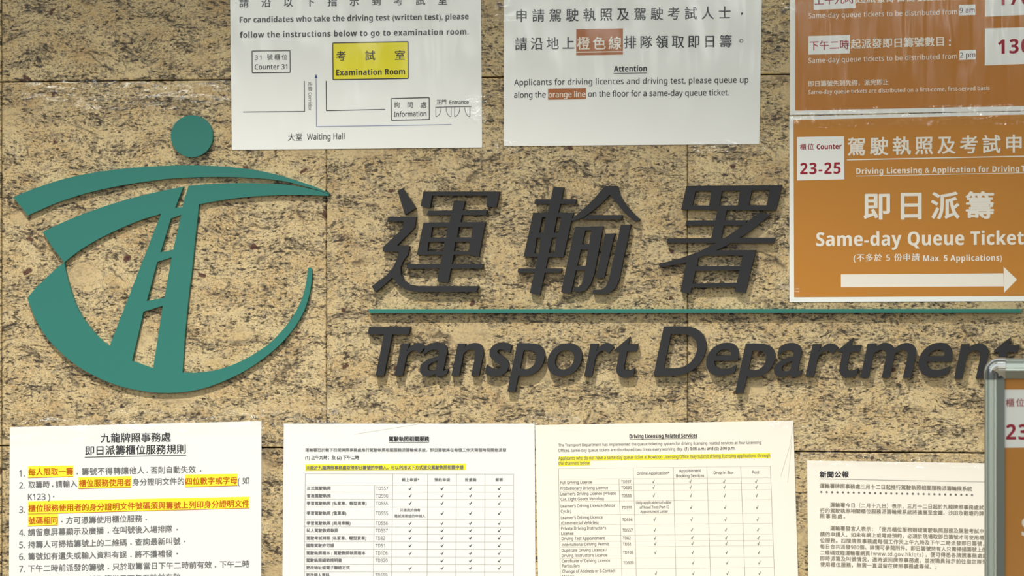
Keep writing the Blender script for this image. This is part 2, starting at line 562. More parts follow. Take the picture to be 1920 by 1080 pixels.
CH_SHO = ([zb([(1190, 98), (1805, 93), (1765, 255), (1155, 250)]), zb([(1390, 250), (1450, 250), (1412, 445), (1346, 445)]), zb([(1190, 320), (1580, 318), (1562, 351), (1182, 353)]),
           zb([(1068, 435), (1762, 430), (1752, 466), (1060, 464)]),
           zb([(1655, 270), (1728, 285), (1600, 390), (1450, 480), (1300, 548), (1180, 592), (1020, 622), (1008, 600), (1130, 570), (1260, 525), (1400, 455), (1530, 370)]),
           zb([(1195, 565), (1275, 525), (1215, 788), (1150, 778)]), zb([(1290, 513), (1635, 510), (1628, 545), (1268, 545)]), zb([(1560, 512), (1635, 510), (1570, 784), (1500, 778)]),
           zb([(1250, 614), (1545, 612), (1538, 640), (1245, 644)]), zb([(1230, 725), (1522, 720), (1515, 750), (1222, 752)])],
          [zb([(1248, 130), (1350, 130), (1335, 224), (1228, 224)]), zb([(1418, 130), (1535, 128), (1520, 224), (1402, 224)]), zb([(1610, 126), (1725, 125), (1705, 222), (1590, 222)])])
for data, lab in ((CH_YUN, 'first large charcoal metal character, beside the teal emblem'),
                  (CH_SHU, 'middle one of the three large charcoal metal characters, with a pointed roof stroke'),
                  (CH_SHO, 'last large charcoal metal character, topped by a three-window box, near the orange posters')):
    o = solid('wall_character', data[0], data[1], T_LET, M_CHAR)
    set_props(o, label=lab, category='character', group='large raised characters on the granite wall')

# green rule
o = solid('raised_line', [[(690, 579.8), (1917, 579.2), (1915, 586.2), (693, 587)]], [], T_LET, M_TEAL)
set_props(o, label='long thin teal metal line between the large characters and the raised words', category='line')

# ------------------------------------------------------------------ text meshes
_tc = bpy.data.curves.new('writing', 'FONT')
_to = bpy.data.objects.new('writing', _tc)
COL.objects.link(_to)
_cache = {}


def glyphs(s, offset=0.0, spacing=1.0, res=3):
    k = (s, offset, round(spacing, 4), res)
    if k not in _cache:
        _tc.body, _tc.offset, _tc.space_character, _tc.resolution_u = s, offset, spacing, res
        bpy.context.view_layer.update()
        ev = _to.evaluated_get(bpy.context.evaluated_depsgraph_get())
        me = ev.to_mesh()
        v = [(p.co.x, p.co.y) for p in me.vertices]
        f = [list(q.vertices) for q in me.polygons]
        ev.to_mesh_clear()
        _cache[k] = (v, f)
    return _cache[k]


def sans(s, heavy):
    """Plain letters and digits to the sans-serif alphabet, upright or heavy."""
    out = ''
    for c in s:
        if 'A' <= c <= 'Z':
            c = chr((0x1D5D4 if heavy else 0x1D5A0) + ord(c) - 65)
        elif 'a' <= c <= 'z':
            c = chr((0x1D5EE if heavy else 0x1D5BA) + ord(c) - 97)
        elif '0' <= c <= '9':
            c = chr((0x1D7EC if heavy else 0x1D7E2) + ord(c) - 48)
        out += c
    return out


def is_cjk(s):
    return any(0x2E80 < ord(c) < 0x1D000 for c in s)


# ------------------------------------------------------------------ the raised words
LET = [
    ('T', (689, 769, 613, 704.5), 'raised charcoal letter T that begins the first word under the teal line'),
    ('r', (740, 797, 643, 704.5), 'raised charcoal letter r tucked under the arm of the big T'),
    ('a', (787, 840, 642, 706), 'raised charcoal letter a between r and n in the first word'),
    ('n', (846, 906, 643, 705), 'raised charcoal letter n in the first word, before the s'),
    ('s', (909, 959, 642, 706), 'raised charcoal letter s, the only s on the wall'),
    ('p', (951, 1021, 643.5, 734), 'raised charcoal letter p with long tail in the first word'),
    ('o', (1026, 1091, 643.5, 706), 'raised charcoal letter o, the only round o on the wall'),
    ('r', (1095, 1151, 643, 706), 'raised charcoal letter r between o and t, first word'),
    ('t', (1152, 1196, 631, 708), 'raised charcoal letter t that ends the first word'),
    ('D', (1225, 1324, 612, 705), 'raised charcoal capital D that begins the second word'),
    ('e', (1324, 1385, 642.5, 705), 'raised charcoal letter e next to the capital D'),
    ('p', (1378, 1453, 644, 737), 'raised charcoal letter p with long tail in the second word'),
    ('a', (1451, 1505, 643, 707), 'raised charcoal letter a in the second word, after the p'),
    ('r', (1510, 1572, 644, 706), 'raised charcoal letter r in the second word, touching a t'),
    ('t', (1570, 1615, 633, 708), 'raised charcoal letter t between r and m in the second word'),
    ('m', (1613, 1718, 643, 708), 'raised charcoal letter m, the only m on the wall'),
    ('e', (1722, 1786, 642.5, 707.5), 'raised charcoal letter e between m and n in the second word'),
    ('n', (1789, 1854, 644, 710), 'raised charcoal letter n partly behind the chrome stand corner'),
    ('t', (1863, 1912, 632, 711), 'raised charcoal letter t mostly hidden behind the standing poster frame'),
]
SHEAR = 0.205
for ch, (x0, x1, y0, y1), lab in LET:
    v, f = glyphs(ch, 0.011 if ch not in 'ea' else 0.008, 1.0, 8)
    v = [(x + SHEAR * y, y) for x, y in v]
    ax, bx = min(p[0] for p in v), max(p[0] for p in v)
    ay, by = min(p[1] for p in v), max(p[1] for p in v)
    q = [(x0 + (x - ax) / (bx - ax) * (x1 - x0), y1 - (y - ay) / (by - ay) * (y1 - y0)) for x, y in v]
    vv, ff = prism(q, f, T_LET)
    o = link_mesh('wall_letter', vv, ff, M_CHAR)
    set_props(o, label=lab, category='letter', group='raised italic letters under the teal line')

# ------------------------------------------------------------------ printed sheets


class Sheet:
    """A notice: printed things are given in photo pixels and land on its plane."""

    def __init__(self, name, label, category, corners, depth, paper, group=None, xf=None, thick=0.0007):
        self.d, self.xf = depth, xf or (lambda x, y: (x, y))
        c = [self.xf(*p) for p in corners]
        self.corners = c
        mid = P(sum(p[0] for p in c) / 4, sum(p[1] for p in c) / 4, depth - thick)
        self.root = empty(name, mid, label, category, group) if not isinstance(name, bpy.types.Object) else name
        self.parts = {}
        self.thick = thick
        v, f = prism(c, [[0, 1, 2, 3]], depth, depth - thick)
        self.sheet = link_mesh('paper_sheet', v, f, paper, self.root)

    def _part(self, part):
        return self.parts.setdefault(part, dict(v=[], f=[], mi=[], mats=[]))

    def poly(self, part, pts, m, lift=0.00016, faces=None):
        p = self._part(part)
        if m not in p['mats']:
            p['mats'].append(m)
        n = len(p['v'])
        pts = [self.xf(*q) for q in pts]
        p['v'] += [P(x, y, self.d + lift) for x, y in pts]
        for f in (faces or [list(range(len(pts)))]):
            a = sum(pts[f[i]][0] * pts[f[(i + 1) % len(f)]][1] - pts[f[(i + 1) % len(f)]][0] * pts[f[i]][1] for i in range(len(f)))
            if abs(a) < 1e-7:
                continue
            g = f if a < 0 else f[::-1]
            p['f'].append([n + i for i in g])
            p['mi'].append(p['mats'].index(m))

    def line(self, part, x0, y0, x1, y1, w, m, lift=0.00022):
        dx, dy = x1 - x0, y1 - y0
        l = math.hypot(dx, dy) or 1
        nx, ny = -dy / l * w / 2, dx / l * w / 2
        self.poly(part, [(x0 + nx, y0 + ny), (x1 + nx, y1 + ny), (x1 - nx, y1 - ny), (x0 - nx, y0 - ny)], m, lift)

    def frame(self, part, pts, w, m):
        for i in range(len(pts)):
            (a, b), (c, d) = pts[i], pts[(i + 1) % len(pts)]
            self.line(part, a, b, c, d, w, m)

    def text(self, part, s, x0, y0, x1, y1, h, m, bold=0.0, res=3, lean=0.0, lift=0.0003, stretch=True):
        """One line of writing from (x0, y0) to (x1, y1), h pixels tall; letters are spread to fill it."""
        cj = is_cjk(s)
        heavy = bold > 0.024 * h and not cj
        s = sans(s, heavy)
        if heavy:
            bold = 0.012 * h
        size = h / (0.915 if cj else 0.714)
        base = 0.078 if cj else 0.0
        L = math.hypot(x1 - x0, y1 - y0)
        xs = size * (1.0 if cj else 0.86)
        v, f = glyphs(s, 0.0, 1.0, res)
        lo, hi = min(p[0] for p in v), max(p[0] for p in v)
        w = (hi - lo) * xs
        nch = len(s)
        if nch > 1 and w < 0.99 * L:
            v2, _ = glyphs(s, 0.0, 1.5, res)
            w2 = (max(p[0] for p in v2) - min(p[0] for p in v2)) * xs
            if w2 > w + 1e-6:
                Lt = L if cj else max(w, L / 1.06)
                k = min(1.0 + 0.5 * (Lt - w) / (w2 - w), 4.0)
                v, f = glyphs(s, 0.0, k, res)
                lo, hi = min(p[0] for p in v), max(p[0] for p in v)
        if stretch:
            xs = L / max(hi - lo, 1e-6)
        if cj and nch == 1:                     # a single character keeps its own width inside its square
            lo, xs = 0.05, L / 0.90
        ux, uy = (x1 - x0) / max(L, 1e-6), (y1 - y0) / max(L, 1e-6)
        passes = [(0.0, 0.0)]
        if bold > 0:
            passes = [(-bold, 0), (bold, 0), (0, bold * 0.5), (0, -bold * 0.5)]
            if bold > 0.7 and cj:
                passes = [(bold * math.cos(q * math.pi / 6), bold * 0.75 * math.sin(q * math.pi / 6)) for q in range(12)]
        for k, (ox, oy) in enumerate(passes):
            pts = []
            for (x, y) in v:
                u = (x - lo) * xs
                t = (y + base) * size
                pts.append((x0 + ux * u + ox + t * lean, y0 + uy * u - t + oy))
            self.poly(part, pts, m, lift + 0.000008 * k, f)

    def vtext(self, part, s, x, y0, y1, h, m, res=3):
        """Writing turned to read downwards."""
        size = h / 0.8
        s = sans(s, False)
        v, f = glyphs(s, 0.0, 1.0, res)
        lo, hi = min(p[0] for p in v), max(p[0] for p in v)
        k = (y1 - y0) / (hi - lo)
        self.poly(part, [(x + q[1] * size, y0 + (q[0] - lo) * k) for q in v], m, 0.0003, f)

    def tick(self, part, x, y, w, h, m, wt):
        self.poly(part, [(x - w * .5, y + h * .05), (x - w * .5 + wt, y - h * .05), (x - w * .12, y + h * .22), (x + w * .42, y - h * .5), (x + w * .55, y - h * .42),
                         (x - w * .05, y + h * .5)], m, 0.0003, [[0, 1, 2, 5], [2, 3, 4, 5]])

    def done(self, film_mat=None, lift=0.0008):
        for part, p in self.parts.items():
            o = link_mesh(part.split('#')[0], p['v'], p['f'], p['mats'], self.root, p['mi'])
        if film_mat:
            c = self.corners
            n = 1
            v = [P(x, y, self.d + lift) for x, y in c]
            link_mesh('laminate_film', v, [[0, 3, 2, 1]], film_mat, self.root)


def tape(parent, corners, depth, seed, amp=0.0010, name='clear_tape', nx=46, ny=14, fx=0.030, fy=0.11):
    """Crumpled strip of clear tape; corners TL TR BR BL in photo pixels."""
    rnd = random.Random(seed)
    so = Vector((rnd.random() * 50, rnd.random() * 50, rnd.random() * 50))
    V, F = [], []
    (ax, ay), (bx, by), (cx, cy), (dx, dy) = corners
    for j in range(ny + 1):
        for i in range(nx + 1):
            u, w = i / nx, j / ny
            x = (ax * (1 - u) + bx * u) * (1 - w) + (dx * (1 - u) + cx * u) * w
            y = (ay * (1 - u) + by * u) * (1 - w) + (dy * (1 - u) + cy * u) * w
            n = mnoise.noise(Vector((x * fx, y * fy, 0)) + so) + 0.9 * mnoise.noise(Vector((x * fx * 2.3, y * fy * 2.0, 3)) + so)
            V.append(P(x, y, depth + amp * max(0.12, 1.0 + 0.9 * n)))
    for j in range(ny):
        for i in range(nx):
            a = j * (nx + 1) + i
            F.append([a, a + nx + 1, a + nx + 2, a + 1])
    return link_mesh(name, V, F, M_TAPE, parent, None, True)


D0 = 0.0011
G_TOP, G_LOW = 'notices taped along the top of the wall', 'paper notices taped in a row under the raised words'

# --- A: examination room plan
A = Sheet('notice', 'laminated white notice with a floor plan and a yellow box for the examination room', 'notice',
          [(431, -52), (901.2, -56), (904, 276.5), (434.8, 281)], D0, M_PAPER, G_TOP)
A.text('heading', '請沿以下指示到考試室', 449, 14, 838, 9, 17, M_BLACK, 0.4)
A.text('instructions', 'For candidates who take the driving test (written test), please', 449.4, 42.4, 878.5, 36, 10.7, M_BLACK, 0.45)
A.text('instructions', 'follow the instructions below to go to examination room.', 449.8, 70.8, 878.3, 64.6, 10.7, M_BLACK, 0.45)
A.frame('floor_plan', [(472.6, 95.6), (543.8, 94.9), (544.2, 135.8), (472.9, 136.6)], 1.5, M_BLACK)
A.text('floor_plan', '31 號櫃位', 477.8, 112.8, 538.5, 112.0, 10.5, M_BLACK)
A.text('floor_plan', 'Counter 31', 477.8, 130, 538.5, 129.4, 9.2, M_BLACK, 0.12)
yb = [(623.9, 80.7), (765, 78.1), (765.4, 147.1), (624.6, 149.4)]
A.poly('examination_room_box', yb, M_YBOX)
A.frame('examination_room_box', yb, 1.9, M_BLACK)
for c, xa, xb, yy in (('考', 630.5, 648.2, 114), ('試', 685, 703, 113.2), ('室', 740.3, 759.3, 112.4)):
    A.text('examination_room_box', c, xa, yy, xb, yy - 0.3, 18, M_BLACK, 0.25, 5)
A.text('examination_room_box', 'Examination Room', 630.4, 141.4, 759.3, 139.3, 10.6, M_BLACK, 0.3)
for a in ((570.5, 151.8, 571.0, 209.3), (455.7, 210, 571, 209), (611.4, 151.8, 611.9, 207.5), (611.4, 207.5, 722, 205.2)):
    A.line('floor_plan', *a, 1.4, M_BLACK)
A.vtext('floor_plan', '走廊 Corridor', 578.4, 153.6, 207, 7.0, M_GREY)
for i in range(36):
    y = 143 + i * 2.64
    A.line('route_line', 592.6 + i * 0.03, y, 592.6 + i * 0.03, y + 1.6, 1.6, M_BLUE)
for i in range(96):
    x = 593.7 + i * 2.64
    yy = 237.5 - i * 2.64 * 0.0155
    A.line('route_line', x, yy, x + 1.6, yy, 1.6, M_BLUE)
A.poly('route_line', [(592.6, 138.8), (595.3, 146), (589.9, 146)], M_BLUE, 0.0002)
ib = [(733.3, 184.8), (804.7, 182.9), (805.1, 223.9), (733.8, 225.4)]
A.frame('floor_plan', ib, 1.6, M_BLACK)
for c, xa, xb in (('詢', 739, 749.5), ('問', 763.5, 774), ('處', 788.5, 799.3)):
    A.text('floor_plan', c, xa, 202, xb, 201.7, 11, M_BLACK)
A.text('floor_plan', 'Information', 739, 218.9, 799.3, 217.6, 9.3, M_BLACK, 0.12)
A.text('floor_plan', '正門', 818.4, 196.3, 836.5, 195.8, 9.5, M_BLACK)
A.text('floor_plan', 'Entrance', 842.6, 195.6, 878.8, 194.8, 7.2, M_BLACK, 0.1)
A.line('floor_plan', 816.3, 201.1, 884, 199.8, 1.2, M_BLACK)
for xl, xa in ((817.2, 827), (845.8, 836.3), (852.4, 862.2), (881, 871.5)):
    A.line('floor_plan', xl, 201, xl, 218.8, 1.0, M_BLACK)
    pts = [(xa + (xl - xa) * (1 - math.cos(k / 6 * math.pi / 2)), 201.5 + 17.2 * math.sin(k / 6 * math.pi / 2)) for k in range(7)]
    for q in range(6):
        A.line('floor_plan', *pts[q], *pts[q + 1], 0.9, M_BLACK)
A.text('floor_plan', '大堂', 539.8, 264.2, 567, 263.6, 13.4, M_BLACK)
A.text('floor_plan', 'Waiting Hall', 575.5, 262, 645.8, 260.8, 11.3, M_BLACK)
A.done(M_FILM)

# --- B: queue up along the orange line
B = Sheet('notice', 'laminated white notice headed Attention with an orange patch in its second line', 'notice',
          [(944.8, -60), (1429.5, -62), (1423.6, 270), (945, 274)], D0, M_PAPER, G_TOP)
row = '申請駕駛執照及駕駛考試人士'
for i, c in enumerate(row):
    cx = 977.7 + i * 31.76
    yy = 41.4 - i * 0.475
    v, f = glyphs(c)
    B.text('heading', c, cx - 10.9, yy, cx + 10.9, yy - 0.3, 23.5, M_BLACK, 0.35, 5)
B.poly('heading', [(1389.5, 23.5), (1393, 23.5), (1393, 26), (1390, 29)], M_BLACK, 0.0003)
for i, c in enumerate('請沿地上'):
    cx = 977 + i * 29.6
    B.text('heading', c, cx - 10.9, 94 - i * 0.5, cx + 10.9, 93.8 - i * 0.5, 23.5, M_BLACK, 0.35, 5)
B.poly('orange_patch', [(1080.6, 55), (1168, 53.3), (1168, 102.4), (1080.3, 103.7)], M_RUST)
for i, c in enumerate('橙色線'):
    cx = 1094 + i * 29.6
    B.text('orange_patch', c, cx - 11.4, 93.2 - i * 0.3, cx + 11.4, 93 - i * 0.3, 24, M_WHITE, 0.4, 5)
B.line('orange_patch', 1080.8, 98, 1168, 96.8, 1.8, M_WHITE)
for i, c in enumerate('排隊領取即日籌'):
    cx = 1181.5 + i * 29.85
    B.text('heading', c, cx - 10.9, 91 - i * 0.35, cx + 10.9, 90.8 - i * 0.35, 23.5, M_BLACK, 0.35, 5)
pts = [(1390 + 3 * math.cos(k * math.pi / 6), 76.6 + 3 * math.sin(k * math.pi / 6)) for k in range(12)]
B.frame('heading', pts, 1.2, M_BLACK)
B.text('subheading', 'Attention', 1151, 134.4, 1212.8, 133.4, 10.4, M_BLACK, 0.5)
B.line('subheading', 1150.5, 137.6, 1213, 136.8, 1.1, M_BLACK)
B.text('instructions', 'Applicants for driving licences and driving test, please queue up', 964, 159.8, 1403, 154.9, 10.8, M_BLACK, 0.12)
B.text('instructions', 'along the', 964, 183.4, 1023, 182.6, 10.8, M_BLACK, 0.12)
B.poly('orange_patch#2', [(1027.5, 166.4), (1098.7, 165), (1098.7, 186), (1027.5, 187)], M_RUST)
B.text('orange_patch#2', 'orange line', 1028.6, 182.6, 1097.4, 181.6, 10.6, M_WHITE, 0.25)
B.text('instructions', 'on the floor for a same-day queue ticket.', 1102.8, 181.6, 1366.9, 178.6, 10.8, M_BLACK, 0.12)
B.done(M_FILM)

# --- C: ticket quota poster
C = Sheet('poster', 'brown-orange laminated poster of ticket numbers, cut by the top edge of the photo', 'poster',
          [(1481, -128), (1973, -140), (1973, 206.5), (1481, 215.5)], D0, M_PAPER, 'orange ticket posters')
C.poly('orange_field', [(1491, -118), (1963, -130), (1963, 197.8), (1491, 207.5)], M_ORANGE2, 0.00008)


def ln(s, x0, y0, x1, y1, h, m=M_WHITE, b=0.0, part='poster_text', sh=C, res=3):
    sh.text(part, s, x0, y0, x1, y1, h, m, b, res)


C.poly('time_patch#0', [(1525.7, -18), (1603.7, -20), (1603.7, 15.5), (1525.7, 18.7)], M_PAPER)
ln('上午九時', 1527.5, 9.5, 1601.5, 6, 17.5, M_RED, 0.2, 'time_patch#0')
ln('起派發即日籌號數目', 1605, 6, 1771, 1, 17.5, M_WHITE, 0.4)
ln('Same-day queue tickets to be distributed from', 1516, 34.2, 1794.5, 26.7, 9.3, M_WHITE, 0.12)
C.poly('time_patch#1', [(1798, 9.7), (1828.7, 8.3), (1828.7, 28), (1798, 29)], M_PAPER)
ln('9 am', 1799.5, 24.4, 1827.5, 23.4, 9.6, M_PURPLE, 0.1, 'time_patch#1')
C.poly('time_patch#2', [(1515.7, 67.7), (1593.7, 65.5), (1593.2, 100), (1515.7, 102.5)], M_PAPER)
ln('下午二時', 1518, 94.5, 1592, 92, 17.5, M_RED, 0.2, 'time_patch#2', C, 5)
ln('起派發即日籌號數目', 1595.5, 91.5, 1769.5, 86.2, 17.8, M_WHITE, 0.45, 'poster_text', C, 4)
for dy in (74.5, 83):
    C.poly('poster_text', [(1779.5, dy), (1782.5, dy - .1), (1782.5, dy + 3), (1779.5, dy + 3)], M_WHITE, 0.0003)
ln('Same-day queue tickets to be distributed from', 1516, 118, 1794.5, 110, 9.3, M_WHITE, 0.12)
C.poly('time_patch#3', [(1798.7, 94.4), (1829.5, 93.2), (1829.5, 111.2), (1799, 112.5)], M_PAPER)
ln('2 pm', 1800, 108.4, 1828.5, 107.2, 9.6, M_PURPLE, 0.1, 'time_patch#3')
ln('即日籌號先到先得，派完即止', 1515.7, 162.5, 1666, 159, 10.8, M_WHITE, 0.2)
ln('Same-day queue tickets are distributed on a first-come, first-served basis', 1515.5, 176.7, 1855.5, 168.7, 7.6, M_WHITE, 0.12)
C.poly('number_box#0', [(1847, -40), (1950, -43), (1950, 26.7), (1847.3, 31.2)], M_PAPER)
ln('170', 1871.5, 10.4, 1932, 7.5, 26.5, M_RED, 0.9, 'number_box#0', C, 6)
C.poly('number_box#1', [(1847, 53.4), (1950, 50), (1950, 119), (1846.4, 122.6)], M_PAPER)
ln('130', 1871.5, 101, 1932, 98.5, 26.5, M_RED, 0.9, 'number_box#1', C, 6)
C.done(M_FILM_STREAK)


# --- D: same-day queue tickets (the same print also hangs in the standing frame)
def ticket_poster(S, orange, field=((1487.7, 225.2), (1963, 213.8), (1963, 554.8), (1489, 557.5)), dx=0.0):
    S.poly('orange_field', field, orange, 0.00008)
    S.poly('counter_box', [(1494.5, 257), (1582.5, 255.5), (1583, 336.3), (1494.5, 338.4)], M_PAPER)
    S.text('counter_box', '櫃位', 1500, 281, 1525.7, 280.4, 11.5, M_RED, 0.1)
    S.text('counter_box', 'Counter', 1531.3, 279.8, 1578, 279, 9.6, M_RED, 0.3)
    S.text('counter_box', '23-25', 1500.5, 326.7, 1576, 325.4, 21, M_RED, 0.8, 6)
    for i, c in enumerate('駕駛執照及考試申請'):
        cx = 1606.3 + i * 42.1
        yy = 291.5 - i * 0.78
        S.text('poster_text', c, cx - 16, yy, cx + 16, yy - 0.5, 33, M_WHITE, 0.75, 6)
    S.line('poster_text', 1588, 299.8, 1960, 292, 2.0, M_WHITE)
    S.text('poster_text', 'Driving Licensing & Application for Driving', 1605.7, 326.3, 1911, 321.5, 10.6, M_WHITE, 0.4)
    S.text('poster_text', 'Test', 1915, 321.4, 1943, 321, 10.6, M_WHITE, 0.4)
    S.line('poster_text', 1605, 330.2, 1945, 323.6, 1.2, M_WHITE)
    for c, cx, yy in (('即', 1644.5, 411.3), ('日', 1708.3, 411.6), ('派', 1772.2, 410.3), ('籌', 1837.2, 409.6)):
        S.text('poster_text', c, cx - 25, yy, cx + 25, yy - 0.5, 49.5 if c != '日' else 52.5, M_WHITE, 1.35, 8)
    S.text('poster_text', 'Same-day Queue Ticket', 1530.5 + dx, 461.3, 1919.5, 458.3, 25.2, M_WHITE, 1.25, 6)
    S.text('poster_text', 's', 1922.5, 458.3, 1935, 458.2, 25.2, M_WHITE, 1.25, 6)
    S.text('poster_text', '(不多於 5 份申請', 1600.5, 490.4, 1724, 489.6, 14.2, M_WHITE, 0.3)
    S.text('poster_text', 'Max. 5 Applications)', 1731, 489.8, 1878.5, 488.6, 11, M_WHITE, 0.4)
    S.poly('arrow', [(1576.7, 514.5), (1881.4, 512.5), (1881.7, 500), (1907, 524.2), (1882.5, 549.2), (1882.2, 537), (1576.7, 538.7)], M_WHITE, 0.0002,
           [[0, 1, 5, 6], [2, 3, 4]])


Dn = Sheet('poster', 'orange laminated poster with a long white arrow, taped to the wall', 'poster',
           [(1480, 218.5), (1973, 207.5), (1973, 564.5), (1480.3, 566.3)], D0, M_PAPER, 'orange ticket posters')
ticket_poster(Dn, M_ORANGE)
Dn.done(M_FILM_STREAK)

# --- E: counter service rules
Eh = Sheet('notice', 'white notice of numbered rules with red writing on yellow highlights, below the emblem', 'notice',
           [(18.4, 801), (490.2, 789.6), (489.6, 1455), (14.6, 1455)], D0, M_PAPER, G_LOW)


def e(s, x0, y0, x1, y1, h=13.2, m=M_GREY, b=0.2, part='rules'):
    Eh.text(part, s, x0, y0, x1, y1, h, m, b)


e('九龍牌照事務處', 189, 829.8, 320, 828, 17.3, M_BLACK, 0.25, 'heading')
e('即日派籌櫃位服務規則', 160, 853.6, 348, 850, 17.3, M_BLACK, 0.25, 'heading')
Eh.line('heading', 159, 857.3, 349, 853.6, 1.2, M_BLACK)
for t, y in (('1.', 893.5), ('2.', 916.2), ('3.', 961.4), ('4.', 1004.4), ('5.', 1027.5), ('6.', 1049.8), ('7.', 1072.5)):
    e(t, 36, y, 46.3, y - 0.2, 11.8)
HL = 'highlight'
for q in ([(52.4, 874), (137.7, 872.6), (137.7, 893.6), (52.4, 895.9)], [(147.2, 894.8), (246.4, 892.7), (246.4, 914), (147.2, 916.5)],
          [(347.2, 889.7), (445.2, 888.3), (445.2, 910.6), (347.2, 913.1)], [(52.4, 939.8), (468, 931.2), (467.6, 952.6), (52.4, 963.9)],
          [(52.4, 964.6), (108.7, 963.3), (108.7, 984.6), (52.4, 986.8)]):
    HLN = 'highlight#%d' % int(q[0][0] + q[0][1])
    Eh.poly(HLN, q, M_YELLOW)
    Eh.line(HLN, *q[3], *q[2], 0.9, M_ORED)
e('每人限取一籌', 53.4, 891.8, 137, 890.2, 13.2, M_ORED, 0.3, 'highlight#926')
e('籌號不得轉讓他人', 153.4, 890.8, 270.5, 888.2)
e('否則自動失效', 282, 888.2, 367, 886.4)
e('取籌時', 53.3, 915.6, 93, 914.6)
e('請輸入', 104, 914.4, 144.5, 913.2)
e('櫃位服務使用者', 148, 912.8, 245.6, 910.8, 13.2, M_ORED, 0.3, 'highlight#1042')
e('身分證明文件的', 248.3, 910.6, 345, 908.6)
e('四位數字或字母', 348, 909, 444.6, 907, 13.2, M_ORED, 0.3, 'highlight#1236')
e('(', 446, 908, 449, 908, 12)
e('如', 454.5, 907.4, 467.4, 907.1)
e('K123 )', 52.6, 937.6, 94, 937, 11.6)
e('櫃位服務使用者的身分證明文件號碼須與籌號上列印身分證明文件', 53.3, 960, 467.4, 950.4, 13.4, M_ORED, 0.3, 'highlight#992')
e('號碼相同', 53.3, 983, 108, 981.8, 13.2, M_ORED, 0.3, 'highlight#1017')
e('方可憑籌使用櫃位服務', 123.8, 982.3, 266.6, 978.6)
e('請留意屏幕顯示及廣播', 52.7, 1004.8, 194.5, 1001.2)
e('在叫號後入場排隊', 211, 1000.6, 323, 998)
e('持籌人可掃描籌號上的二維碼', 52.7, 1027.6, 237.5, 1023.4)
e('查詢最新叫號', 253.5, 1022.8, 338, 1021)
e('籌號如有遺失或輸入資料有誤', 52.7, 1050, 237.5, 1046.2)
e('將不獲補發', 253, 1045.8, 323.5, 1044)
e('下午二時前派發的籌號', 52.7, 1072.6, 195, 1069.4)
e('只於取籌當日下午二時前有效', 211, 1069, 397, 1065.2)
e('下午二時', 412, 1064.8, 467.4, 1063.6)
e('後派發的籌號，只於取籌當日下午五時前有效', 52.7, 1096, 338, 1088)
for x, y in ((145, 888), (276, 885), (376, 883), (98.5, 911.5), (100.5, 931), (116, 978), (274, 974), (203, 998), (332, 993), (245.5, 1020), (346, 1015), (245.5, 1043), (332, 1038), (203, 1066), (404, 1062.5)):
    Eh.poly('rules', [(x - 1.2, y - 1.2), (x + 1.2, y - 1.2), (x + 1.2, y + 1.2), (x - 1.2, y + 1.2)], M_GREY, 0.0003)
Eh.done(M_FILM_FLAT)
tape(Eh.root, [(14, 772), (300, 768), (300, 826), (14, 833)], D0 + 0.001, 3)
tape(Eh.root, [(300, 770), (496, 766), (496, 812), (300, 815)], D0 + 0.001, 4)

# --- F: table of licence services, Chinese
Fh = Sheet('notice', 'white notice with a table of ticks and a yellow line, in Chinese, beside the rules', 'notice',
           [(532, 794.4), (1002.4, 794.4), (1005.5, 1455), (526.5, 1455)], D0, M_PAPER, G_LOW)


def z5(x, y): return (500 + x * 0.28701, 770 + y * 0.28701)


def tf(s, x0, x1, y, h=6.6, m=M_GREY, b=0.15, part='table', dy=0.0, sh=Fh, z=z5):
    a, c = z(x0, y), z(x1, y + dy)
    sh.text(part, s, a[0], a[1], c[0], c[1], h, m, b)


tf('駕駛執照相關服務', 798, 1062, 201, 9.6, M_BLACK, 0.3, 'heading')
Fh.line('heading', 729, 829.4, 805, 829.2, 0.8, M_GREY)
tf('運輸署已於轄下四間牌照事務處推行駕駛執照相關服務派籌輪候系統，即日籌號將在每個工作天兩個時段開始派發', 252, 1565, 268, 6.8, M_GREY, 0.15, 'introduction')
tf('(1) 上午九時；及 (2) 下午二時', 252, 603, 319, 7.6, M_BLACK, 0.15, 'introduction')
q = [z5(*p) for p in ((252, 351), (1303, 346), (1303, 388), (252, 393))]
Fh.poly(HL, q, M_YELLOW)
tf('未能於九龍牌照事務處取得即日籌號的申請人，可以利用以下方式提交駕駛執照相關申請', 258, 1285, 386, 7.6, M_GREY, 0.3, HL, -4)
Fh.line(HL, *z5(258, 389), *z5(1285, 385), 0.6, M_GREY)
HY = [412, 485, 530, 578, 628, 710, 758, 806, 855, 905, 955, 1003, 1052, 1100]
VX = [(252, 246.5, 412), (705.5, 696, 485), (824, 816, 412), (1052, 1048, 412), (1240, 1236, 412), (1426, 1424, 412), (1613, 1612, 412)]
for y in HY:
    Fh.line('table', *z5(250, y), *z5(1613, y + 2), 0.7, M_PALE2)
for xa, xb, y0 in VX:
    Fh.line('table', *z5(xa, y0), *z5(xb - (xa - xb) * 0.03, 1105), 0.9, M_FAINT)
for s, xa, xb, y in (('網上申請*', 882, 996, 462), ('預約申請', 1096, 1197, 462), ('投遞箱', 1295, 1369, 462), ('郵寄', 1495, 1543, 462)):
    tf(s, xa, xb, y, 6.4)
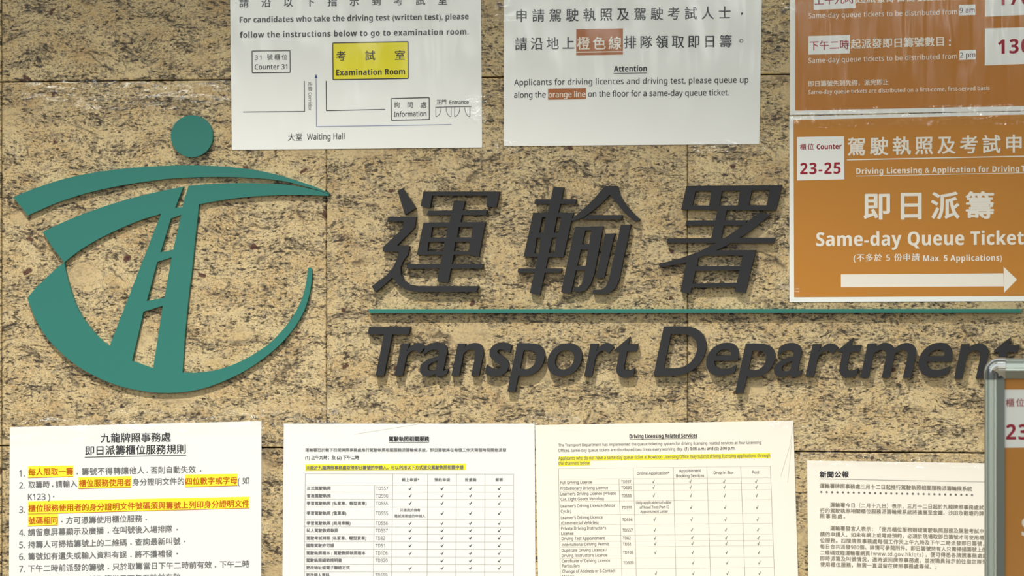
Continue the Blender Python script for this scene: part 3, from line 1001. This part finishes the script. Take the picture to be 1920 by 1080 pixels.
rows = [('正式駕駛執照', 418, 518, 'TD557'), ('暫准駕駛執照', 418, 567, 'TD590'), ('學習駕駛執照 (私家車、輕型貨車)', 652, 616, 'TD555'), ('學習駕駛執照 (電單車)', 520, 681, 'TD555'),
        ('學習駕駛執照 (商用車輛)', 547, 746, 'TD556'), ('私人駕駛教師執照', 467, 794, 'TD557'), ('駕駛考試排期 (私家車、輕型貨車)', 650, 844, 'TD82'), ('國際駕駛許可證', 440, 892, 'TD51'),
        ('駕駛執照複本 / 駕駛教師執照複本', 645, 941, 'TD106'), ('駕駛執照細節證明書', 490, 989, 'TD320'), ('更改地址或電子聯絡方式', 543, 1037, ''), ('更改個人資料', 410, 1086, 'TD559')]
for i, (s, xe, y, code) in enumerate(rows):
    tf(s, 263 - i * 0.5, xe, y, 6.8, M_GREY, 0.2)
    if code:
        tf(code, 714 - i * 0.4, (793 if len(code) == 5 else 774) - i * 0.4, y, 6.4, M_GREY, 0.0)
    ym = (HY[i + 1] + HY[i + 2]) / 2 + 1
    for k, x in enumerate((936, 1145, 1331, 1519)):
        if k == 0 and i in (3, 9) or i == 11:
            continue
        Fh.tick('table', *z5(x, ym), 5.8, 6.6, M_BLACK, 1.9)
tf('只適用於持有', 872, 1003, 659, 6.0, M_GREY, 0.1)
tf('路試排期信的申請人', 835, 1037, 698, 6.0, M_GREY, 0.1)
Fh.line('painted_crease_shade', 664, 814, 782, 795.5, 0.8, M_PALE)  # fold's shading painted as a flat grey line, the sheet stays flat
Fh.done(M_FILM_FLAT)
tape(Fh.root, [(478, 754), (640, 756), (640, 806), (478, 800)], D0 + 0.0012, 11)

# --- G: the same table, English
Gh = Sheet('notice', 'cream notice with a table of ticks in English, slightly crooked, headed Driving Licensing Related Services', 'notice',
           [(1003.4, 797.2), (1487.4, 788.7), (1508, 1462), (1016.5, 1470)], D0, M_CREAM, G_LOW)


def z6(x, y): return (980 + x * 0.28698, 770 + y * 0.28698)


def tg(s, x0, x1, y, h=5.4, m=M_GREY, b=0.10, part='table', k=-0.0135):
    a, c = z6(x0, y), z6(x1, y + (x1 - x0) * k)
    Gh.text(part, s, a[0], a[1], c[0], c[1], h, m, b)


tg('Driving Licensing Related Services', 698, 1140, 180, 7.4, M_BLACK, 0.22, 'heading')
Gh.line('heading', *z6(698, 187), *z6(1140, 181), 0.7, M_GREY)
tg('The Transport Department has implemented the queue ticketing system for driving licensing related services at four Licensing', 232, 1558, 234, 5.2, M_GREY, 0.06, 'introduction')
tg('Offices. Same-day queue tickets are distributed two times every working day:', 232, 1046, 269, 5.2, M_GREY, 0.06, 'introduction')
tg('(1) 9:00 a.m.; and (2) 2:00 p.m.', 1058, 1388, 258, 5.4, M_BLACK, 0.1, 'introduction')
for q in (((233, 299), (1618, 277), (1618, 309), (233, 329)), ((233, 331), (443, 327), (443, 356), (233, 363))):
    Gh.poly(HL, [z6(*p) for p in q], M_YELLOW)
tg('Applicants who do not have a same-day queue ticket at Kowloon Licensing Office may submit driving licensing applications through', 234, 1617, 321, 6.2, M_GREY, 0.12, HL)
tg('the channels below.', 234, 441, 355, 6.2, M_GREY, 0.12, HL)
GY = [(378, 362), (447, 437), (483, 472), (525, 515), (592, 580), (680, 668), (745, 735), (815, 805), (855, 845), (893, 880), (965, 955), (1035, 1022), (1105, 1092)]
for i, (ya, yb_) in enumerate(GY):
    Gh.line('table', *z6(235 + i, ya), *z6(1619 + i * 2, yb_), 0.6, M_PALE)
for (xa, ya, xb) in ((234, 378, 245.5), (629, 445, 648.5), (722, 373, 742.5), (984, 370, 1001), (1203, 367, 1227.5), (1424.5, 365, 1452), (1618, 362, 1645)):
    f = (1110 - ya) / (1080 - ya)
    Gh.line('table', *z6(xa, ya), *z6(xa + (xb - xa) * f, 1110), 0.9, M_FAINT)
for s, xa, xb, y in (('Online Application*', 746, 958, 418), ('Appointment', 1022, 1165, 401), ('Booking Services', 1003, 1185, 435), ('Drop-in Box', 1248, 1378, 414), ('Post', 1500, 1545, 411)):
    tg(s, xa, xb, y)
for s, xa, xb, y in (('Full Driving Licence', 247, 453, 478), ('Probationary Driving Licence', 247, 557, 516), ("Learner's Driving Licence (Private", 247, 608, 553), ('Car, Light Goods Vehicles)', 248, 530, 587),
                     ("Learner's Driving Licence (Motor", 249, 604, 632), ('Cycle)', 249, 315, 666), ("Learner's Driving Licence", 250, 522, 708), ('(Commercial Vehicles)', 252, 495, 743),
                     ("Private Driving Instructor's", 252, 545, 778), ('Licence', 252, 332, 811), ('Driving Test Appointment', 254, 537, 846), ('International Driving Permit', 254, 562, 884),
                     ('Duplicate Driving Licence /', 255, 548, 922), ("Driving Instructor's Licence", 255, 552, 956), ('Certificate of Driving Licence', 256, 570, 991), ('Particulars', 257, 372, 1023),
                     ('Change of Address or E-Contact', 258, 605, 1059), ('Means', 258, 335, 1092)):
    tg(s, xa, xb, y)
for s, xa, xb, y in (('TD557', 643, 708, 474), ('TD590', 644, 712, 512), ('TD555', 645, 711, 565), ('TD555', 647, 714, 643), ('TD556', 650, 717, 721), ('TD557', 652, 719, 790), ('TD82', 654, 705, 842),
                     ('TD51', 654, 706, 881), ('TD106', 655, 722, 935), ('TD320', 657, 725, 1003)):
    tg(s, xa, xb, y, 5.4)
for r, y in enumerate((463, 500, 553, 630, 710, 778, 832, 868, 924, 993, 1062)):
    for k, (xa, xb) in enumerate(((854, 871), (1095, 1115), (1316, 1338), (1525, 1548))):
        if k == 0 and r in (3, 9):
            continue
        Gh.tick('table', *z6(xa + (xb - xa) * (y - 463) / 600, y), 4.2, 8.0, M_GREY, 1.1)
for s, xa, xb, y in (('Only applicable to holder', 741, 972, 609), ('of Road Test (Part C)', 765, 957, 639), ('Appointment Letter', 769, 950, 667)):
    tg(s, xa, xb, y, 4.7)
Gh.line('painted_crease_shade', 1463.5, 894, 1481, 836, 0.7, M_PALE2)  # corner fold has no relief, its shading is painted as grey lines
Gh.line('painted_crease_shade', 1481, 836, 1486.5, 800, 0.7, M_PALE2)
Gh.line('painted_crease_shade', 1477, 905, 1484.5, 826, 0.6, M_PALE2)
Gh.done(M_FILM_FLAT)
tape(Gh.root, [(988, 772), (1090, 778), (1090, 808), (988, 806)], D0 + 0.0012, 21)
tape(Gh.root, [(1440, 772), (1524, 768), (1524, 800), (1440, 806)], D0 + 0.0012, 22)

# --- H: press release
Hh = Sheet('notice', 'cream press release with plain paragraphs of small print, partly behind the standing poster frame', 'notice',
           [(1513.2, 863.2), (2003, 871.2), (2009, 1540), (1521, 1540)], D0, M_CREAM, G_LOW)


def z7(x, y): return (1480 + x * 0.22222, 840 + y * 0.22222)


def th(s, x0, x1, ya, yb, h=8.6, m=M_TAUPE, b=0.1, part='paragraphs'):
    a, c = z7(x0, ya), z7(x1, yb)
    Hh.text(part, s, a[0], a[1], c[0], c[1], h, m, b)


th('新聞公報', 257, 500, 249, 248, 12, M_BLACK, 0.45, 'heading')
Hh.line('heading', *z7(255, 260), *z7(1900, 291), 1.0, M_FAINT)
th('運輸署牌照事務處三月十二日起推行駕駛執照相關服務派籌輪候系統', 257, 1540, 338, 363, 8.8, M_TAUPE, 0.12, 'subheading')
for i in range(29):
    x, y = z7(270 + i * 45.4, 371 + i * 0.9)
    Hh.poly('subheading', [(x + 2.1 * math.cos(k * math.pi / 3), y + 2.1 * math.sin(k * math.pi / 3)) for k in range(6)], M_GREY, 0.0003)
th('運輸署今日（二月十九日）表示，三月十二日起於九龍牌照事務處試', 345, 1640, 498, 521)
th('行的駕駛執照相關櫃位服務派籌輪候系統將擴展至金鐘、沙田及觀塘的牌', 258, 1640, 545, 571)
th('照事務處。', 258, 470, 592, 596)
th('運輸署發言人表示：「使用櫃位服務辦理駕駛執照服務及駕駛考試申', 345, 1640, 695, 721)
th('請的申請人，如未有網上或電話預約，必須於現場取即日籌號才可使用櫃', 260, 1642, 745, 775)
th('位服務。四間牌照事務處每個工作天上午九時及下午二時派發即日籌號，', 260, 1642, 797, 826)
th('每日合共派發980個。詳情可參閱附件。即日籌號持有人只需掃描籌號上的', 260, 1665, 848, 877)
th('二維碼或經運輸署網頁', 260, 680, 900, 908)
th('（www.td.gov.hk/qts）', 690, 1130, 909, 918)
th('，便可得悉各牌照事務處的', 1150, 1668, 918, 929)
th('即時派籌及叫號情況，適時返回牌照事務處，並按職員指示前往指定隊列', 260, 1665, 950, 979)
th('使用櫃位服務，無需一直逗留在牌照事務處等候。」', 260, 1240, 1000, 1021)
Hh.done(M_FILM_FLAT)
tape(Hh.root, [(1500, 846), (1700, 850), (1700, 876), (1500, 872)], D0 + 0.0012, 31)
tape(Hh.root, [(1700, 850), (1990, 856), (1990, 882), (1700, 877)], D0 + 0.0012, 32)

tape(A.root, [(872, 178), (912, 178), (912, 232), (872, 232)], D0 + 0.0012, 41, 0.0008, 'clear_tape', 14, 16)
tape(B.root, [(1300, 262), (1436, 258), (1436, 282), (1300, 286)], D0 + 0.0012, 42, 0.0008, 'clear_tape', 30, 8)
tape(B.root, [(918, 262), (975, 262), (975, 286), (918, 288)], D0 + 0.0012, 43, 0.0008, 'clear_tape', 18, 8)
tape(B.root, [(928, -20), (968, -20), (968, 40), (928, 40)], D0 + 0.0012, 44, 0.0008, 'clear_tape', 14, 16)
tape(C.root, [(1466, 4), (1520, 2), (1520, 24), (1466, 26)], D0 + 0.0012, 45, 0.0008, 'clear_tape', 18, 8)
tape(Dn.root, [(1460, 528), (1500, 528), (1500, 562), (1460, 562)], D0 + 0.0012, 46, 0.0008, 'clear_tape', 14, 12)
tape(Dn.root, [(1478, 204), (1975, 193), (1975, 232), (1478, 240)], D0 + 0.0012, 47, 0.0008, 'clear_tape', 240, 18, 0.10, 0.02)

st = tape(None, [(40, 152), (432, 150), (432, 204), (40, 206)], 0.0004, 51, 0.0005, 'tape_strip', 60, 12)
set_props(st, label='long strip of clear tape stuck on bare granite above the emblem', category='tape')

# ------------------------------------------------------------------ the standing poster frame
DS = 1.0


def PS(x, y, d=DS):
    return P(x, y, d)


X0, X1, Y0, Y1 = 1846.0, 2542.0, 672.0, 1168.0
tlc, brc = PS(X0, Y0), PS(X1, Y1)
stand = empty('poster_stand', Vector(((tlc.x + brc.x) / 2, -DS, 0)), 'aluminium poster stand with chrome corners and an orange ticket poster, in front of the wall', 'poster stand')
PXM = (PS(X0 + 100, Y0).x - tlc.x) / 100


def rail(a, b, inner):
    """One side of the snap frame: an aluminium profile swept from a to b (outer corners), `inner` points to the poster."""
    prof = [(0.0, 0.010), (0.0, -0.006), (0.0012, -0.008), (0.0022, -0.008), (0.0028, -0.0062), (0.0034, -0.0062), (0.0040, -0.0086), (0.0080, -0.0094), (0.0084, -0.0080), (0.0102, -0.0082),
            (0.0108, -0.0070), (0.0172, -0.0030), (0.0172, 0.0), (0.0172, 0.010)]
    a, b, inner = Vector(a), Vector(b), Vector(inner)
    V, F = [], []
    for p in (a, b):
        for (u, w) in prof:
            V.append(p + inner * u + Vector((0, w, 0)))
    n = len(prof)
    for i in range(n):
        j = (i + 1) % n
        F.append([i, j, n + j, n + i])
    F += [list(range(n))[::-1], list(range(n, 2 * n))]
    o = link_mesh('frame_rail', V, F, M_ALU, stand)
    bm = bmesh.new(); bm.from_mesh(o.data); bmesh.ops.recalc_face_normals(bm, faces=bm.faces); bm.to_mesh(o.data); bm.free()
    return o


y_ = -DS
cx0, cx1, cz1, cz0 = tlc.x, brc.x, tlc.z, brc.z
cut = 0.017
rail((cx0, y_, cz0 + cut), (cx0, y_, cz1 - cut), (1, 0, 0))
rail((cx1, y_, cz0 + cut), (cx1, y_, cz1 - cut), (-1, 0, 0))
rail((cx0 + cut, y_, cz1), (cx1 - cut, y_, cz1), (0, 0, -1))
rail((cx0 + cut, y_, cz0), (cx1 - cut, y_, cz0), (0, 0, 1))


def corner(cx, cz, sx, sz):
    """Rounded chrome cap turned through ninety degrees, its profile a domed ridge."""
    R, LEN = 0.0130, 0.0186
    prof = [(0.0, 0.010), (0.0, -0.0065), (0.0006, -0.0085), (0.0016, -0.0095), (0.0030, -0.0095), (0.0038, -0.0080), (0.0046, -0.0098), (0.0066, -0.0112), (0.0086, -0.0108), (0.0096, -0.0092),
            (0.0108, -0.0090), (0.0140, -0.0066), (0.0178, -0.0040), (0.0182, 0.010)]
    V, F = [], []
    n, steps = len(prof), 12
    org = Vector((cx - sx * 0.0006, y_, cz - sz * 0.0006))
    for k in range(-1, steps + 2):
        for (u, q) in prof:
            r = max(R - u, 0.0)
            c0 = max(R, u)                            # centre of this strand's bend
            if k < 0:
                p = (u, LEN)
            elif k > steps:
                p = (LEN, u)
            else:
                a = math.pi / 2 * k / steps
                p = (c0 - r * math.cos(a), c0 - r * math.sin(a))
            V.append(org + Vector((sx * p[0], q, sz * p[1])))
    m_ = steps + 3
    for k in range(m_ - 1):
        for i in range(n):
            j = (i + 1) % n
            F.append([k * n + i, k * n + j, (k + 1) * n + j, (k + 1) * n + i])
    F += [list(range(n))[::-1], list(range((m_ - 1) * n, m_ * n))]
    o = link_mesh('corner_cap', V, F, M_CHROME, stand, None, True)
    bm = bmesh.new(); bm.from_mesh(o.data); bmesh.ops.remove_doubles(bm, verts=bm.verts, dist=1e-6)
    bmesh.ops.recalc_face_normals(bm, faces=bm.faces); bm.to_mesh(o.data); bm.free()
    o.data.set_sharp_from_angle(angle=0.7)
    return set_props(o, label='chrome corner cap')


for sx, cx in ((1, cx0), (-1, cx1)):
    for sz, cz in ((-1, cz1), (1, cz0)):
        corner(cx, cz, sx, sz)


def boxm(name, x0, x1, ya, yb, za_, zb_, m, parent):
    V = [(x0, ya, za_), (x1, ya, za_), (x1, yb, za_), (x0, yb, za_), (x0, ya, zb_), (x1, ya, zb_), (x1, yb, zb_), (x0, yb, zb_)]
    F = [[3, 2, 1, 0], [4, 5, 6, 7], [0, 1, 5, 4], [1, 2, 6, 5], [2, 3, 7, 6], [3, 0, 4, 7]]
    return link_mesh(name, V, F, m, parent)


def lathe(name, cx, cy, prof, m, parent, n=48):
    V, F = [], []
    for (r, z) in prof:
        for k in range(n):
            a = 2 * math.pi * k / n
            V.append((cx + r * math.cos(a), cy + r * math.sin(a), z))
    for i in range(len(prof) - 1):
        for k in range(n):
            l = (k + 1) % n
            F.append([i * n + k, i * n + l, (i + 1) * n + l, (i + 1) * n + k])
    F += [list(range(n))[::-1], list(range((len(prof) - 1) * n, len(prof) * n))]
    return link_mesh(name, V, F, m, parent, None, False)


boxm('backing_board', cx0 + 0.012, cx1 - 0.012, y_ + 0.002, y_ + 0.007, cz0 + 0.012, cz1 - 0.012, M_BACKING, stand)
mx = (cx0 + cx1) / 2
lathe('pole', mx, y_ + 0.026, [(0.016, 0.012), (0.016, cz0 + 0.15)], M_ALU, stand)
lathe('base_plate', mx, y_ + 0.026, [(0.17, 0.0), (0.17, 0.008), (0.165, 0.012), (0.03, 0.014), (0.02, 0.02)], M_BASE, stand)


def xf(x, y):
    return (1886.0 + (x - 1500.0) * 1.34, 824.0 + (y - 326.7) * 1.34 + 0.013 * (x - 1500.0) * 1.34)


S = Sheet(stand, None, None, [(1488, 224), (1966, 216), (1966, 552), (1488, 556)], DS - 0.0005, M_PAPER, None, xf, 0.0008)
ticket_poster(S, M_ORANGE, ((1489, 225), (1965, 217), (1965, 551), (1489, 555)), -8.0)
S.done(M_FILM_FLAT)

bpy.data.objects.remove(_to)
bpy.data.curves.remove(_tc)
